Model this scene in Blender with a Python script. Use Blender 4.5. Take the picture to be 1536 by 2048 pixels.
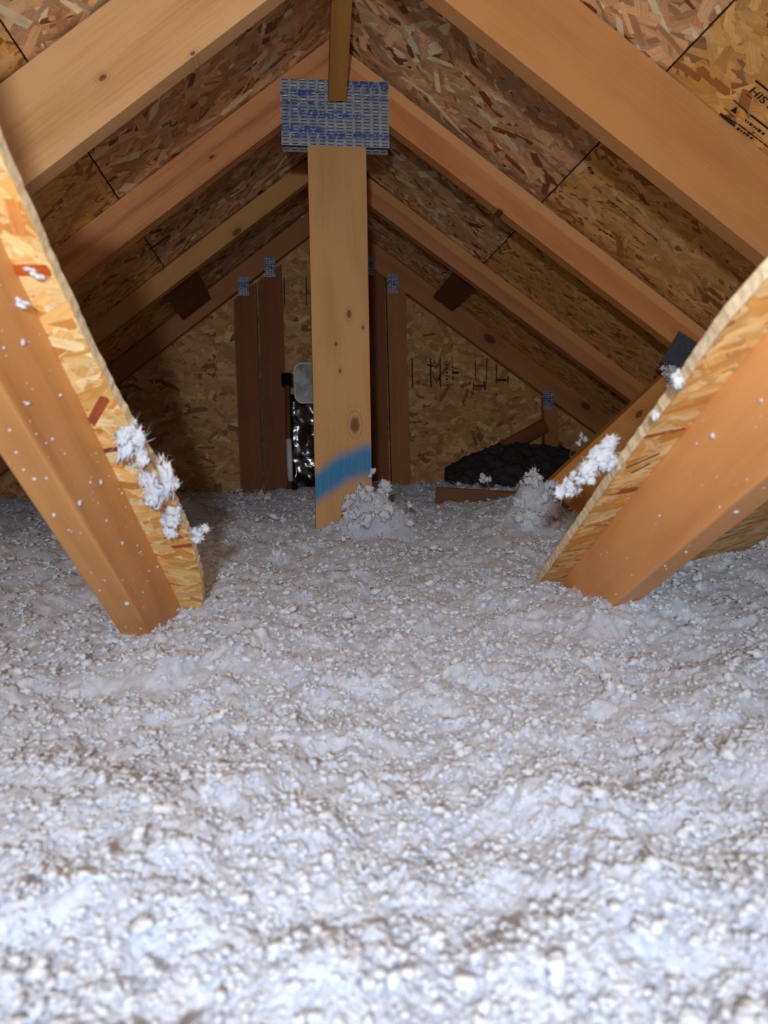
import bpy, bmesh, math, random
import numpy as np
from mathutils import Vector, Matrix, Euler
for o in list(bpy.data.objects): bpy.data.objects.remove(o)
SC = bpy.context.scene
COL = SC.collection
random.seed(7); RNG = np.random.default_rng(11)

# ------------------------------------------------------------------ camera
ZC = 0.30
F = 1538.0
YAW, PITCH, ROLL = 0.1138, 0.0672, -0.0334
dvec = Vector((math.sin(YAW)*math.cos(PITCH), math.cos(YAW)*math.cos(PITCH), -math.sin(PITCH)))
r0 = Vector((math.cos(YAW), -math.sin(YAW), 0)); u0 = r0.cross(dvec)
RV = math.cos(ROLL)*r0 + math.sin(ROLL)*u0
UV = -math.sin(ROLL)*r0 + math.cos(ROLL)*u0
CP = Vector((0, 0, ZC))
cd = bpy.data.cameras.new('camera'); cam = bpy.data.objects.new('camera', cd); COL.objects.link(cam)
cam.matrix_world = Matrix(((RV.x, UV.x, -dvec.x, 0), (RV.y, UV.y, -dvec.y, 0), (RV.z, UV.z, -dvec.z, ZC), (0, 0, 0, 1)))
cd.sensor_fit = 'VERTICAL'; cd.sensor_height = 36; cd.lens = F/2048*36; cd.clip_start = 0.02
SC.camera = cam
cd.dof.use_dof = True; cd.dof.focus_distance = 1.8; cd.dof.aperture_fstop = 6.8
# ------------------------------------------------------------------ world, lights, exposure
w = bpy.data.worlds.new('world'); SC.world = w; w.use_nodes = True
w.node_tree.nodes['Background'].inputs[0].default_value = (0.62, 0.76, 1.0, 1)
w.node_tree.nodes['Background'].inputs[1].default_value = 0.45  # cool ambient added as fill from the open back, no lamp behind it
def light(name, kind, loc, target, power, size, color=(1, 1, 1)):
    l = bpy.data.lights.new(name, kind); l.energy = power; l.color = color
    if kind == 'AREA': l.shape = 'DISK'; l.size = size
    else: l.shadow_soft_size = size
    o = bpy.data.objects.new(name, l); COL.objects.link(o); o.location = loc
    o.rotation_euler = (Vector(target)-Vector(loc)).to_track_quat('-Z', 'Y').to_euler()
    return o
light('phone_flash', 'POINT', (0.04, -0.03, ZC+0.06), (0, 2, ZC), 2.5, 0.01, (0.95, 0.97, 1.0))
light('phone_torch', 'AREA', (-0.085, -0.38, ZC+0.12), (0.22, 2.2, ZC+0.55), 11.6, 0.05, (0.94, 0.97, 1.0))
SC.view_settings.view_transform = 'Standard'; SC.view_settings.look = 'None'
SC.view_settings.gamma = 1; SC.view_settings.use_curve_mapping = False
SC.view_settings.exposure = 0.0

# ------------------------------------------------------------------ helpers
def unp(px, py):
    return RV*((px-768)/F) - UV*((py-1024)/F) + dvec
def hit(px, py, P, N):                       # point of a plane seen along a pixel ray
    v = unp(px, py); P = Vector(P); N = Vector(N)
    return CP + v*((P-CP).dot(N)/v.dot(N))
def at(px, py, Y):
    return hit(px, py, (0, Y, 0), (0, 1, 0))
def frame(O, X, Y):
    X = Vector(X).normalized(); Z = X.cross(Vector(Y)).normalized(); Y = Z.cross(X)
    O = Vector(O)
    return Matrix(((X.x, Y.x, Z.x, O.x), (X.y, Y.y, Z.y, O.y), (X.z, Y.z, Z.z, O.z), (0, 0, 0, 1)))
def empty(name, loc, label=None, cat=None, group=None, kind=None):
    o = bpy.data.objects.new(name, None); COL.objects.link(o); o.location = loc; o.empty_display_size = .05
    tag(o, label, cat, group, kind); return o
def tag(o, label=None, cat=None, group=None, kind=None):
    if label: o['label'] = label
    if cat: o['category'] = cat
    if group: o['group'] = group
    if kind: o['kind'] = kind
    return o
def wm(o):                                    # world matrix without a depsgraph update
    m = o.matrix_basis.copy()
    return (wm(o.parent) @ o.matrix_parent_inverse @ m) if o.parent else m
def link(name, me, M, parent=None):
    o = bpy.data.objects.new(name, me); COL.objects.link(o)
    if parent: o.parent = parent; o.matrix_basis = wm(parent).inverted() @ M
    else: o.matrix_basis = M
    return o
def bm_obj(name, bm, mats, M, parent=None, smooth=False):
    me = bpy.data.meshes.new(name)
    bmesh.ops.recalc_face_normals(bm, faces=bm.faces)
    if smooth:
        for f in bm.faces: f.smooth = True
    bm.to_mesh(me); bm.free()
    for m in (mats if isinstance(mats, (list, tuple)) else [mats]): me.materials.append(m)
    return link(name, me, M, parent)
def prism(name, pts, t, M, mats, parent=None, bevel=.0015, sidemat=0):
    """polygon pts (local x,y) from z=0 to z=t"""
    bm = bmesh.new()
    a = [bm.verts.new((x, y, 0)) for x, y in pts]; b = [bm.verts.new((x, y, t)) for x, y in pts]
    bm.faces.new(a); bm.faces.new(b[::-1]); n = len(pts)
    for i in range(n):
        f = bm.faces.new((a[i], b[i], b[(i+1) % n], a[(i+1) % n])); f.material_index = sidemat
    if bevel:
        bmesh.ops.bevel(bm, geom=list(bm.edges), offset=bevel, segments=2, affect='EDGES', profile=.6)
    return bm_obj(name, bm, mats, M, parent)
def box(name, sx, sy, sz, M, mat, parent=None, bevel=.002):
    return prism(name, [(-sx/2, -sy/2), (sx/2, -sy/2), (sx/2, sy/2), (-sx/2, sy/2)], sz, M, mat, parent, bevel)
def np_mesh(name, V, polys_n, idx, mats, M=Matrix.Identity(4), parent=None, smooth=False, col=None, uv=None):
    me = bpy.data.meshes.new(name)
    me.vertices.add(len(V)); me.vertices.foreach_set('co', np.asarray(V, np.float32).ravel())
    me.loops.add(len(idx)); me.loops.foreach_set('vertex_index', np.asarray(idx, np.int32))
    st = np.concatenate([[0], np.cumsum(polys_n)[:-1]]).astype(np.int32)
    me.polygons.add(len(polys_n)); me.polygons.foreach_set('loop_start', st)
    me.update(calc_edges=True)
    if smooth: me.polygons.foreach_set('use_smooth', np.ones(len(polys_n), bool))
    if col is not None:
        at_ = me.attributes.new('Col', 'FLOAT_COLOR', 'POINT'); at_.data.foreach_set('color', np.asarray(col, np.float32).ravel())
    if uv is not None:
        at_ = me.attributes.new('suv', 'FLOAT_VECTOR', 'POINT'); at_.data.foreach_set('vector', np.asarray(uv, np.float32).ravel())
    for m in (mats if isinstance(mats, (list, tuple)) else [mats]): me.materials.append(m)
    return link(name, me, M, parent)

# numpy perlin ------------------------------------------------------
PERM = np.random.default_rng(3).permutation(4096)
def perlin2(x, y, seed=0):
    xi = np.floor(x).astype(np.int64); yi = np.floor(y).astype(np.int64); xf = x-xi; yf = y-yi
    u = xf**3*(xf*(xf*6-15)+10); v = yf**3*(yf*(yf*6-15)+10)
    def g(ix, iy, fx, fy):
        h = PERM[(PERM[(ix+seed*131) & 4095]+iy*7+seed*17) & 4095]*(2*math.pi/4096)
        return np.cos(h)*fx+np.sin(h)*fy
    a = g(xi, yi, xf, yf); b = g(xi+1, yi, xf-1, yf); c = g(xi, yi+1, xf, yf-1); d = g(xi+1, yi+1, xf-1, yf-1)
    return 1.45*((a+u*(b-a))*(1-v)+(c+u*(d-c))*v)
def perlin3(P, s, seed=0):                    # cheap 3d noise from three 2d slices
    x, y, z = P[:, 0]/s, P[:, 1]/s, P[:, 2]/s
    return (perlin2(x+z*.7, y-z*.6, seed)+perlin2(y+x*.6+5.2, z-x*.5, seed+1)+perlin2(z+y*.5+9.1, x-y*.7, seed+2))/1.9

# ------------------------------------------------------------------ materials
class NT:
    def __init__(s, name):
        s.m = bpy.data.materials.new(name); s.m.use_nodes = True; s.t = s.m.node_tree; s.n = s.t.nodes
        s.b = s.n['Principled BSDF']
    def N(s, typ, **kw):
        nd = s.n.new(typ)
        for k, v in kw.items(): setattr(nd, k, v)
        return nd
    def L(s, a, b): s.t.links.new(a, b)
    def put(s, sock, v):
        if isinstance(v, bpy.types.NodeSocket): s.L(v, sock)
        else: sock.default_value = v
    def math(s, op, a, b=0.0, c=0.0, clamp=False):
        nd = s.N('ShaderNodeMath', operation=op, use_clamp=clamp)
        s.put(nd.inputs[0], a); s.put(nd.inputs[1], b); s.put(nd.inputs[2], c); return nd.outputs[0]
    def mapr(s, v, a, b, c=0.0, d=1.0, smooth=True):
        nd = s.N('ShaderNodeMapRange'); nd.interpolation_type = 'SMOOTHSTEP' if smooth else 'LINEAR'
        s.put(nd.inputs[0], v)
        for i, k in enumerate((a, b, c, d)): nd.inputs[i+1].default_value = k
        return nd.outputs[0]
    def vec(s, x, y, z):
        nd = s.N('ShaderNodeCombineXYZ'); s.put(nd.inputs[0], x); s.put(nd.inputs[1], y); s.put(nd.inputs[2], z); return nd.outputs[0]
    def noise(s, v, scale, detail=3, rough=.5, dist=0.0):
        nd = s.N('ShaderNodeTexNoise'); s.put(nd.inputs['Vector'], v); nd.inputs['Scale'].default_value = scale
        nd.inputs['Detail'].default_value = detail; nd.inputs['Roughness'].default_value = rough; nd.inputs['Distortion'].default_value = dist
        return nd.outputs[0]
    def mix(s, f, a, b, mode='MIX'):
        nd = s.N('ShaderNodeMix', data_type='RGBA', blend_type=mode)
        s.put(nd.inputs[0], f)
        for i, c in ((6, a), (7, b)):
            if isinstance(c, bpy.types.NodeSocket): s.L(c, nd.inputs[i])
            else: nd.inputs[i].default_value = (*c[:3], 1)
        return nd.outputs[2]
    def bump(s, h, strength=.3, dist=.001):
        nd = s.N('ShaderNodeBump'); nd.inputs['Strength'].default_value = strength; nd.inputs['Distance'].default_value = dist
        s.L(h, nd.inputs['Height']); s.L(nd.outputs[0], s.b.inputs['Normal'])

def srgb(r, g, b):
    f = lambda c: ((c/255+.055)/1.055)**2.4 if c > 10 else c/255/12.92
    return (f(r), f(g), f(b))
def wood(name, light_c, dark_c, ring=28., seed=0., knots=(), paint=None, contrast=1., rough=.62, edge_band=None):
    """sawn lumber: local x runs along the board; knots = (x, y, radius) in local metres"""
    t = NT(name); tc = t.N('ShaderNodeTexCoord'); sp = t.N('ShaderNodeSeparateXYZ'); t.L(tc.outputs['Object'], sp.inputs[0])
    X, Y, Z = sp.outputs
    Yd = Y; kmask = None; krings = None
    for (kx, ky, kr) in knots:
        dx = t.math('MULTIPLY', t.math('SUBTRACT', X, kx), .55); dy = t.math('SUBTRACT', Y, ky)
        d = t.math('SQRT', t.math('ADD', t.math('MULTIPLY', dx, dx), t.math('MULTIPLY', dy, dy)))
        e = t.math('EXPONENT', t.math('MULTIPLY', t.math('MULTIPLY', d, d), -1/(2.6*kr)**2))
        Yd = t.math('ADD', Yd, t.math('MULTIPLY', t.math('MULTIPLY', dy, e), -.75))
        wob = t.math('ADD', d, t.math('MULTIPLY', t.math('SUBTRACT', t.noise(tc.outputs['Object'], 120, 2), .5), kr*.5))
        m = t.mapr(wob, kr*.55, kr*1.15, 1, 0)
        rg = t.math('MULTIPLY', t.mapr(d, kr*.8, kr*3.0, 1, 0), t.math('MULTIPLY_ADD', t.math('SINE', t.math('MULTIPLY', wob, 9/kr)), .5, .5))
        kmask = m if kmask is None else t.math('MAXIMUM', kmask, m)
        krings = rg if krings is None else t.math('MAXIMUM', krings, rg)
    warp = t.math('MULTIPLY', t.math('SUBTRACT', t.noise(t.vec(t.math('ADD', t.math('MULTIPLY', X, 1.3), seed), t.math('MULTIPLY', Yd, 5), Z), 2.2, 2), .5), .05)
    ry = t.math('ADD', t.math('ADD', Yd, t.math('MULTIPLY', Z, .7)), warp)
    rings = t.math('MULTIPLY_ADD', t.math('SINE', t.math('MULTIPLY', ry, ring*6.28)), .5, .5)
    rings = t.math('POWER', rings, 2.2)
    fine = t.noise(t.vec(t.math('MULTIPLY_ADD', X, 3.0, seed), t.math('MULTIPLY', Yd, 130), t.math('MULTIPLY', Z, 130)), 1.6, 4, .65)
    blot = t.noise(t.vec(t.math('MULTIPLY_ADD', X, 2.2, seed*2), t.math('MULTIPLY', Y, 9), Z), 2.2, 3)
    f = t.math('ADD', t.math('MULTIPLY', rings, .34*contrast), t.math('MULTIPLY', t.math('SUBTRACT', fine, .5), .9*contrast))
    f = t.math('ADD', f, t.math('MULTIPLY', t.math('SUBTRACT', blot, .5), 1.1), clamp=True)
    f = t.math('ADD', f, .12, clamp=True)
    c = t.mix(f, light_c, dark_c)
    if kmask is not None:
        c = t.mix(t.math('MULTIPLY', krings, .45), c, tuple(k*.55 for k in dark_c))
        c = t.mix(t.math('MULTIPLY', kmask, .85), c, (dark_c[0]*.30, dark_c[1]*.22, dark_c[2]*.2))
    if edge_band:                                   # paler band along the upper edge
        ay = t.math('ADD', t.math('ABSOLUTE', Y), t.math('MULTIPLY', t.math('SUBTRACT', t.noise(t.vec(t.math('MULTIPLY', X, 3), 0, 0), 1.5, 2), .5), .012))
        c = t.mix(t.mapr(ay, edge_band[0]-.002, edge_band[0]+.002, .9, 0), c, edge_band[1])
    if paint:                                 # (x0, slope, half width, y range, colour): sprayed stripe across the board
        x0, sl, hw, pc = paint
        dd = t.math('ABSOLUTE', t.math('SUBTRACT', X, t.math('ADD', t.math('MULTIPLY_ADD', Y, sl, x0), t.math('MULTIPLY', t.math('MULTIPLY', Y, Y), sl*6))))
        pm = t.mapr(t.math('ADD', dd, t.math('MULTIPLY', t.math('SUBTRACT', t.noise(tc.outputs['Object'], 26, 3), .5), .012)), hw*.35, hw*1.45, .93, 0)
        pm = t.math('MULTIPLY', pm, t.math('MULTIPLY_ADD', fine, .4, .80), clamp=True)
        c = t.mix(pm, c, pc)
    t.L(c, t.b.inputs['Base Color']); t.b.inputs['Roughness'].default_value = rough
    t.b.inputs['Specular IOR Level'].default_value = .3
    t.bump(t.math('ADD', fine, t.math('MULTIPLY', rings, .4)), .35, .0008)
    return t.m
def simple(name, c, rough=.6, metal=0., bump=None, spec=.5, var=0.):
    t = NT(name); t.b.inputs['Base Color'].default_value = (*c, 1); t.b.inputs['Roughness'].default_value = rough
    t.b.inputs['Metallic'].default_value = metal; t.b.inputs['Specular IOR Level'].default_value = spec
    tc = t.N('ShaderNodeTexCoord')
    if var:
        n = t.noise(tc.outputs['Object'], 14, 4)
        t.L(t.mix(t.mapr(n, .35, .7), c, tuple(k*(1-var) for k in c)), t.b.inputs['Base Color'])
    if bump: t.bump(t.noise(tc.outputs['Object'], bump[0], 4), bump[1], bump[2])
    return t.m

M_STRAND = None
def boost(p, k): return [(tuple(min(.95, c*k) for c in a), b) for a, b in p]
def strand_mat():
    t = NT('osb_strand'); a = t.N('ShaderNodeAttribute', attribute_name='Col'); uv = t.N('ShaderNodeAttribute', attribute_name='suv')
    sp = t.N('ShaderNodeSeparateXYZ'); t.L(uv.outputs['Vector'], sp.inputs[0])
    g = t.noise(t.vec(t.math('MULTIPLY', sp.outputs[0], 16), t.math('MULTIPLY', sp.outputs[1], 420), sp.outputs[2]), 1, 4, .6)
    tc = t.N('ShaderNodeTexCoord'); bl = t.noise(tc.outputs['Object'], 35, 3)
    f = t.math('ADD', t.math('MULTIPLY', t.math('SUBTRACT', g, .5), 1.0), t.math('MULTIPLY', t.math('SUBTRACT', bl, .5), .5))
    f = t.math('ADD', f, 1.0)
    v = t.N('ShaderNodeVectorMath', operation='SCALE'); t.L(a.outputs['Color'], v.inputs[0]); t.L(f, v.inputs['Scale'])
    t.L(v.outputs[0], t.b.inputs['Base Color']); t.b.inputs['Roughness'].default_value = .58; t.b.inputs['Specular IOR Level'].default_value = .35
    t.bump(g, .4, .0006); return t.m
M_STRAND = strand_mat()
M_OSB = simple('osb_board', srgb(176, 138, 88), .7, bump=(90, .4, .001), var=.35)
def edge_mat():
    t = NT('osb_sawn_edge'); tc = t.N('ShaderNodeTexCoord'); n = t.noise(tc.outputs['Object'], 160, 4, .7)
    t.L(t.mix(t.mapr(n, .3, .75), srgb(250, 236, 200), srgb(228, 204, 156)), t.b.inputs['Base Color'])
    t.b.inputs['Roughness'].default_value = .8; t.bump(n, .7, .003); return t.m
M_EDGE = edge_mat(); M_OSBC = simple('osb_board_pale', srgb(226, 180, 116), .65, bump=(90, .3, .0008), var=.2)
M_INK = simple('stamp_ink', (.012, .009, .008), .7)
M_STEEL = None

PAL_ROOF = [(srgb(206, 164, 120), 5), (srgb(220, 180, 134), 4), (srgb(190, 142, 102), 4), (srgb(168, 130, 90), 3), (srgb(128, 72, 50), 1.4), (srgb(244, 214, 176), 2), (srgb(180, 156, 124), 3)]
PAL_YEL = [(srgb(218, 170, 100), 6), (srgb(226, 180, 112), 4), (srgb(204, 154, 86), 4), (srgb(160, 108, 56), 1.5), (srgb(226, 192, 140), .5)]
PAL_ROOF = boost(PAL_ROOF, 1.3); PAL_YEL = boost(PAL_YEL, 1.2)
PAL_GABLE = [(srgb(186, 142, 86), 6), (srgb(202, 160, 104), 4), (srgb(170, 124, 72), 4), (srgb(132, 88, 48), 1), (srgb(214, 176, 122), 1)]
PAL_CREAM = [(srgb(232, 186, 116), 6), (srgb(240, 202, 140), 5), (srgb(220, 166, 92), 4), (srgb(206, 146, 76), 2), (srgb(176, 92, 52), .25), (srgb(246, 216, 164), 3)]
def strands(M, parent, n, gen, clampf, pal, L=(.03, .10), W=(.008, .024), ang=lambda k: RNG.uniform(0, math.pi, k), zmax=.0009, extra=(), name='wood_strands'):
    """thin flat wood strands pressed into an OSB face; local z is the outward normal"""
    c = gen(n); n = len(c); th = ang(n); ln = RNG.uniform(*L, n); wd = np.minimum(RNG.uniform(*W, n), ln*.6)
    cols = np.array([p[0] for p in pal]); pr = np.array([p[1] for p in pal], float); pr /= pr.sum()
    cc = cols[RNG.choice(len(pal), n, p=pr)]*RNG.uniform(.86, 1.12, (n, 1))
    if len(extra):
        e = extra; c = np.vstack([c, [x[0] for x in e]]); th = np.append(th, [x[1] for x in e]); ln = np.append(ln, [x[2] for x in e])
        wd = np.append(wd, [x[3] for x in e]); cc = np.vstack([cc, [x[4] for x in e]])
    m = len(c)
    base = np.array([(-.5, -.35), (-.42, -.5), (.1, -.52), (.46, -.5), (.5, .1), (.44, .5), (-.05, .48), (-.47, .46)])
    B = base[None]*np.ones((m, 1, 1)); B = B + RNG.uniform(-.06, .06, B.shape)*np.array([.6, 1.4])
    if len(extra): B[n:] = base
    lx = B[..., 0]*ln[:, None]; ly = B[..., 1]*wd[:, None]
    x = c[:, :1]+lx*np.cos(th)[:, None]-ly*np.sin(th)[:, None]; y = c[:, 1:2]+lx*np.sin(th)[:, None]+ly*np.cos(th)[:, None]
    z = RNG.uniform(.0001, zmax, m); z[n:] = zmax*1.1
    tx = RNG.uniform(-.006, .006, m)
    z = z[:, None]+tx[:, None]*lx
    x, y = clampf(x, y)
    V = np.stack([x, y, np.maximum(z, .00005)], -1).reshape(-1, 3)
    uv = np.stack([lx, ly+RNG.uniform(0, 9, (m, 1)), np.zeros_like(lx)], -1).reshape(-1, 3)
    col = np.concatenate([np.repeat(cc, 8, 0), np.ones((m*8, 1))], 1)
    o = np_mesh(name, V, np.full(m, 8), np.arange(m*8), M_STRAND, M, parent, col=col, uv=uv)
    o['kind'] = 'stuff'; return o

# ------------------------------------------------------------------ measures
XR = 0.1344; HR = ZC+0.9893+.004; SL = .75
D = [1.238, 1.848, 2.458, 2.992]; TH = .038
YB = D[3]+TH+.004                             # gable sheathing face
cs, sn = .8, .6

# ================================================================== STRUCTURE: roof deck
def roof_side(s, seam, name):
    # local frame: x = along the ridge (+y for the right side), y = down the slope, z = into the attic
    O = Vector((XR, 0, HR)); down = Vector((s*cs, 0, -sn)); inward = Vector((-s*sn, 0, -cs))
    X = down.cross(inward)                    # x cross y = z
    M = frame(O, X, down)
    sg = 1 if X.y > 0 else -1
    def yy(a, b): return (a, b) if sg > 0 else (-b, -a)
    root = link(name, bpy.data.meshes.new(name), M); root['kind'] = 'structure'
    a, b = yy(-1.45, YB+.01)
    bm = bmesh.new()                          # roofing felt above the sheets
    vs = [bm.verts.new(p) for p in ((a, 0, -.0125), (b, 0, -.0125), (b, 2.1, -.0125), (a, 2.1, -.0125), (a, 0, -.016), (b, 0, -.016), (b, 2.1, -.016), (a, 2.1, -.016))]
    for q in ((0, 1, 2, 3), (7, 6, 5, 4), (0, 4, 5, 1), (1, 5, 6, 2), (2, 6, 7, 3), (3, 7, 4, 0)): bm.faces.new([vs[i] for i in q])
    bm.to_mesh(root.data); bm.free(); root.data.materials.append(simple('roofing_felt_'+('right' if s > 0 else 'left'), (.03, .03, .03), .9))
    ym = D[1]+TH/2
    for (v0, v1, pal, kind) in ((0.0, seam/cs-.0015, PAL_ROOF, 0), (seam/cs+.0015, 2.08, PAL_YEL, 1)):
        for (ya, yb) in ((-1.45, ym-2.44), (ym-2.437, ym-.0015), (ym+.0015, YB+.005)):
            a, b = yy(ya, yb)
            sh = prism('osb_sheet', [(a, v0), (b, v0), (b, v1), (a, v1)], -.012, M, M_OSB, root, .0008)
            if yb < 0: continue
            a2, b2 = yy(max(ya, .25), yb)
            def gen(n, a2=a2, b2=b2, v0=v0, v1=v1): return np.stack([RNG.uniform(a2, b2, n), RNG.uniform(v0, v1, n)], 1)
            def cl(x, y, a2=a2, b2=b2, v0=v0, v1=v1): return np.clip(x, a2, b2), np.clip(y, v0, v1)
            area = (b2-a2)*(v1-v0)
            if kind == 0: strands(M, sh, int(area*3600), gen, cl, pal, L=(.035, .115), W=(.008, .026), ang=lambda k: RNG.normal(math.pi/2, .85, k))
            else: strands(M, sh, int(area*4200), gen, cl, pal, L=(.03, .09), W=(.008, .022), ang=lambda k: RNG.normal(math.pi/2, .7, k))
    return root, M, Vector(inward)
roofR, MR, NR = roof_side(1, .4977, 'ceiling_right')
roofL, ML, NL = roof_side(-1, .5064, 'ceiling_left')

# ================================================================== STRUCTURE: gable wall, floor
MG = frame((XR, YB, 0), (1, 0, 0), (0, 0, 1))          # local x right, y up, z towards the camera (-Y)
if MG.col[2].y > 0: print('gable normal', MG.col[2])
apex = HR-.002
gp = [(-1.65, -.1), (1.65, -.1), (1.65, max(apex-1.65*SL, -.05)), (0, apex), (-1.65, max(apex-1.65*SL, -.05))]
wall = prism('wall_back', gp, -.011, MG, M_OSB, None, 0); wall['kind'] = 'structure'
def ggen(n): return np.stack([RNG.uniform(-1.5, 1.5, n), RNG.uniform(.1, apex, n)], 1)
def gcl(x, y): return x, np.minimum(y, apex-.75*np.abs(x)-.002)
def ggen2(n):
    c = ggen(n*2); return c[c[:, 1] < apex-.75*np.abs(c[:, 0])][:n]
strands(MG, wall, 10500, ggen2, gcl, PAL_GABLE, L=(.03, .11), W=(.008, .026), ang=lambda k: RNG.normal(0, .6, k))
flr = prism('floor', [(-1.9, -1.45), (2.2, -1.45), (2.2, YB), (-1.9, YB)], -.013, Matrix.Translation((0, 0, -.135)), simple('drywall', (.7, .69, .66), .85, var=.05), None, 0)
flr['kind'] = 'structure'

# ================================================================== insulation
def ground(x, y):
    z = np.interp(y, [-1.5, .25, .7, 1.1, 1.5, 1.85, 2.4, 3.1], [.025, .025, .045, .070, .110, .140, .178, .205])
    z = z + .022*perlin2(x/.42, y/.42, 3) + .012*perlin2(x/.17, y/.17, 4)
    for (mx, my, h, rx, ry) in MOUNDS:
        z = z + h*np.exp(-(((x-mx)/rx)**2+((y-my)/ry)**2)**1.1)
    return z
pk = at(738, 1030, D[1]-.07); pr_ = at(1066, 1030, 1.72)
MOUNDS = [(pk.x+.012, pk.y, .105, .075, .065), (pr_.x, pr_.y, .125, .06, .06), (at(240, 1280, .98).x-.02, 1.0, .015, .12, .1), (.46, 1.02, .02, .14, .07)]
def gz(x, y): return float(ground(np.array([x]), np.array([y]))[0])
def insul_mat():
    t = NT('blown_fibreglass'); tc = t.N('ShaderNodeTexCoord')
    n1 = t.noise(tc.outputs['Object'], 70, 5, .65); n2 = t.noise(tc.outputs['Object'], 420, 3, .6)
    c = t.mix(t.mapr(n1, .3, .7), srgb(190, 200, 219), srgb(210, 219, 235))
    t.L(c, t.b.inputs['Base Color']); t.b.inputs['Roughness'].default_value = .95
    t.b.inputs['Specular IOR Level'].default_value = .08; t.b.inputs['Sheen Weight'].default_value = .25
    t.bump(t.math('ADD', n1, t.math('MULTIPLY', n2, .5)), .4, .003); return t.m
M_INS = insul_mat(); M_TUFT = M_INS.copy(); M_TUFT.name = 'bright_fibreglass'
for nd in M_TUFT.node_tree.nodes:
    if nd.type == 'MIX': nd.inputs[6].default_value = (.64, .69, .79, 1); nd.inputs[7].default_value = (.74, .79, .87, 1)
def cells(x, y, s, seed):
    x = x/s; y = y/s; xi = np.floor(x).astype(np.int64); yi = np.floor(y).astype(np.int64); best = np.full(x.shape, 9., np.float32)
    for dx in (-1, 0, 1):
        for dy in (-1, 0, 1):
            h = PERM[(PERM[(xi+dx+seed*77) & 4095]+(yi+dy)*13) & 4095]; h2 = PERM[(h+seed) & 4095]
            px = xi+dx+.1+.8*h/4096; py = yi+dy+.1+.8*h2/4096
            d = (x-px)**2+(y-py)**2+.35*(PERM[(h2+5) & 4095]/4096)
            best = np.minimum(best, d)
    return 1-np.minimum(best, 1.)
def surface(X, Y):
    # clumps: domed nodules in four sizes, pushed sideways too so that lumps overhang
    wx = .012*perlin2(X/.05, Y/.05, 21)+.004*perlin2(X/.012, Y/.012, 23); wy = .012*perlin2(X/.05, Y/.05, 22)+.004*perlin2(X/.012, Y/.012, 24)
    A, B = X+wx, Y+wy
    m = np.clip(.75+.8*perlin2(X/.16, Y/.16, 40), .3, 1.3)
    m2 = np.clip(.7+.9*perlin2(X/.07, Y/.07, 41), .2, 1.4)
    Zd = .009*perlin2(A/.075, B/.075, 31)+.006*perlin2(A/.034, B/.034, 36)+m*.008*cells(A, B, .034, 1)+m2*(.0085*cells(A, B, .017, 2)+.0065*cells(A, B, .0095, 3)+.0030*cells(A, B, .0052, 4))
    Zd += .0022*perlin2(A/.004, B/.004, 35)
    return ground(X, Y)+Zd-.010, A, B
def build_insulation():
    ys = [.12]
    while ys[-1] < YB-.002: ys.append(ys[-1]+max(.0015, .0038*ys[-1]))
    ys = np.array([-1.4, -1.0, -.6, -.3, -.1, .0, .06]+ys); ys[-1] = YB-.006
    nx = 660; k = np.linspace(-1, 1, nx); k = k*(.55+.45*np.abs(k)**2)
    cx = .14*ys; hw = np.clip(.55*np.abs(ys)+.42, .5, 1.95)
    hw = np.where(ys < .1, 1.2, hw)
    X = cx[:, None]+hw[:, None]*k[None]; Y = np.repeat(ys[:, None], nx, 1)
    Z, A, B = surface(X, Y); Z = Z+RNG.normal(0, 1, X.shape)*np.minimum(.0005+.0004*Y, .0012)
    X2 = X+.004*perlin2(A/.03, B/.03, 51)+.0016*perlin2(A/.010, B/.010, 52); Y2 = Y+.004*perlin2(A/.03, B/.03, 53)+.0016*perlin2(A/.010, B/.010, 54)
    Y2 = np.minimum(Y2, YB-.006)
    lim = np.clip((HR-.02-Z)/SL, .05, None)   # stay under the roof deck
    X2 = np.clip(X2, XR-lim, XR+lim)
    ny = len(ys); V = np.stack([X2, Y2, Z], -1).reshape(-1, 3)
    i = np.arange(ny*nx).reshape(ny, nx); q = np.stack([i[:-1, :-1], i[:-1, 1:], i[1:, 1:], i[1:, :-1]], -1).reshape(-1, 4)
    print('insulation quads', len(q))
    o = np_mesh('blown_insulation', V, np.full(len(q), 4), q.ravel(), M_INS, smooth=True)
    tag(o, 'white fluffy blown fibreglass insulation blanketing the attic floor', 'insulation', kind='stuff'); return o
insul = build_insulation()
def ico(sub):
    bm = bmesh.new(); bmesh.ops.create_icosphere(bm, subdivisions=sub, radius=1)
    V = np.array([v.co[:] for v in bm.verts]); Fc = np.array([[v.index for v in f.verts] for f in bm.faces]); bm.free(); return V, Fc
ICO = {k: ico(k) for k in (1, 2, 3)}
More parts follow.
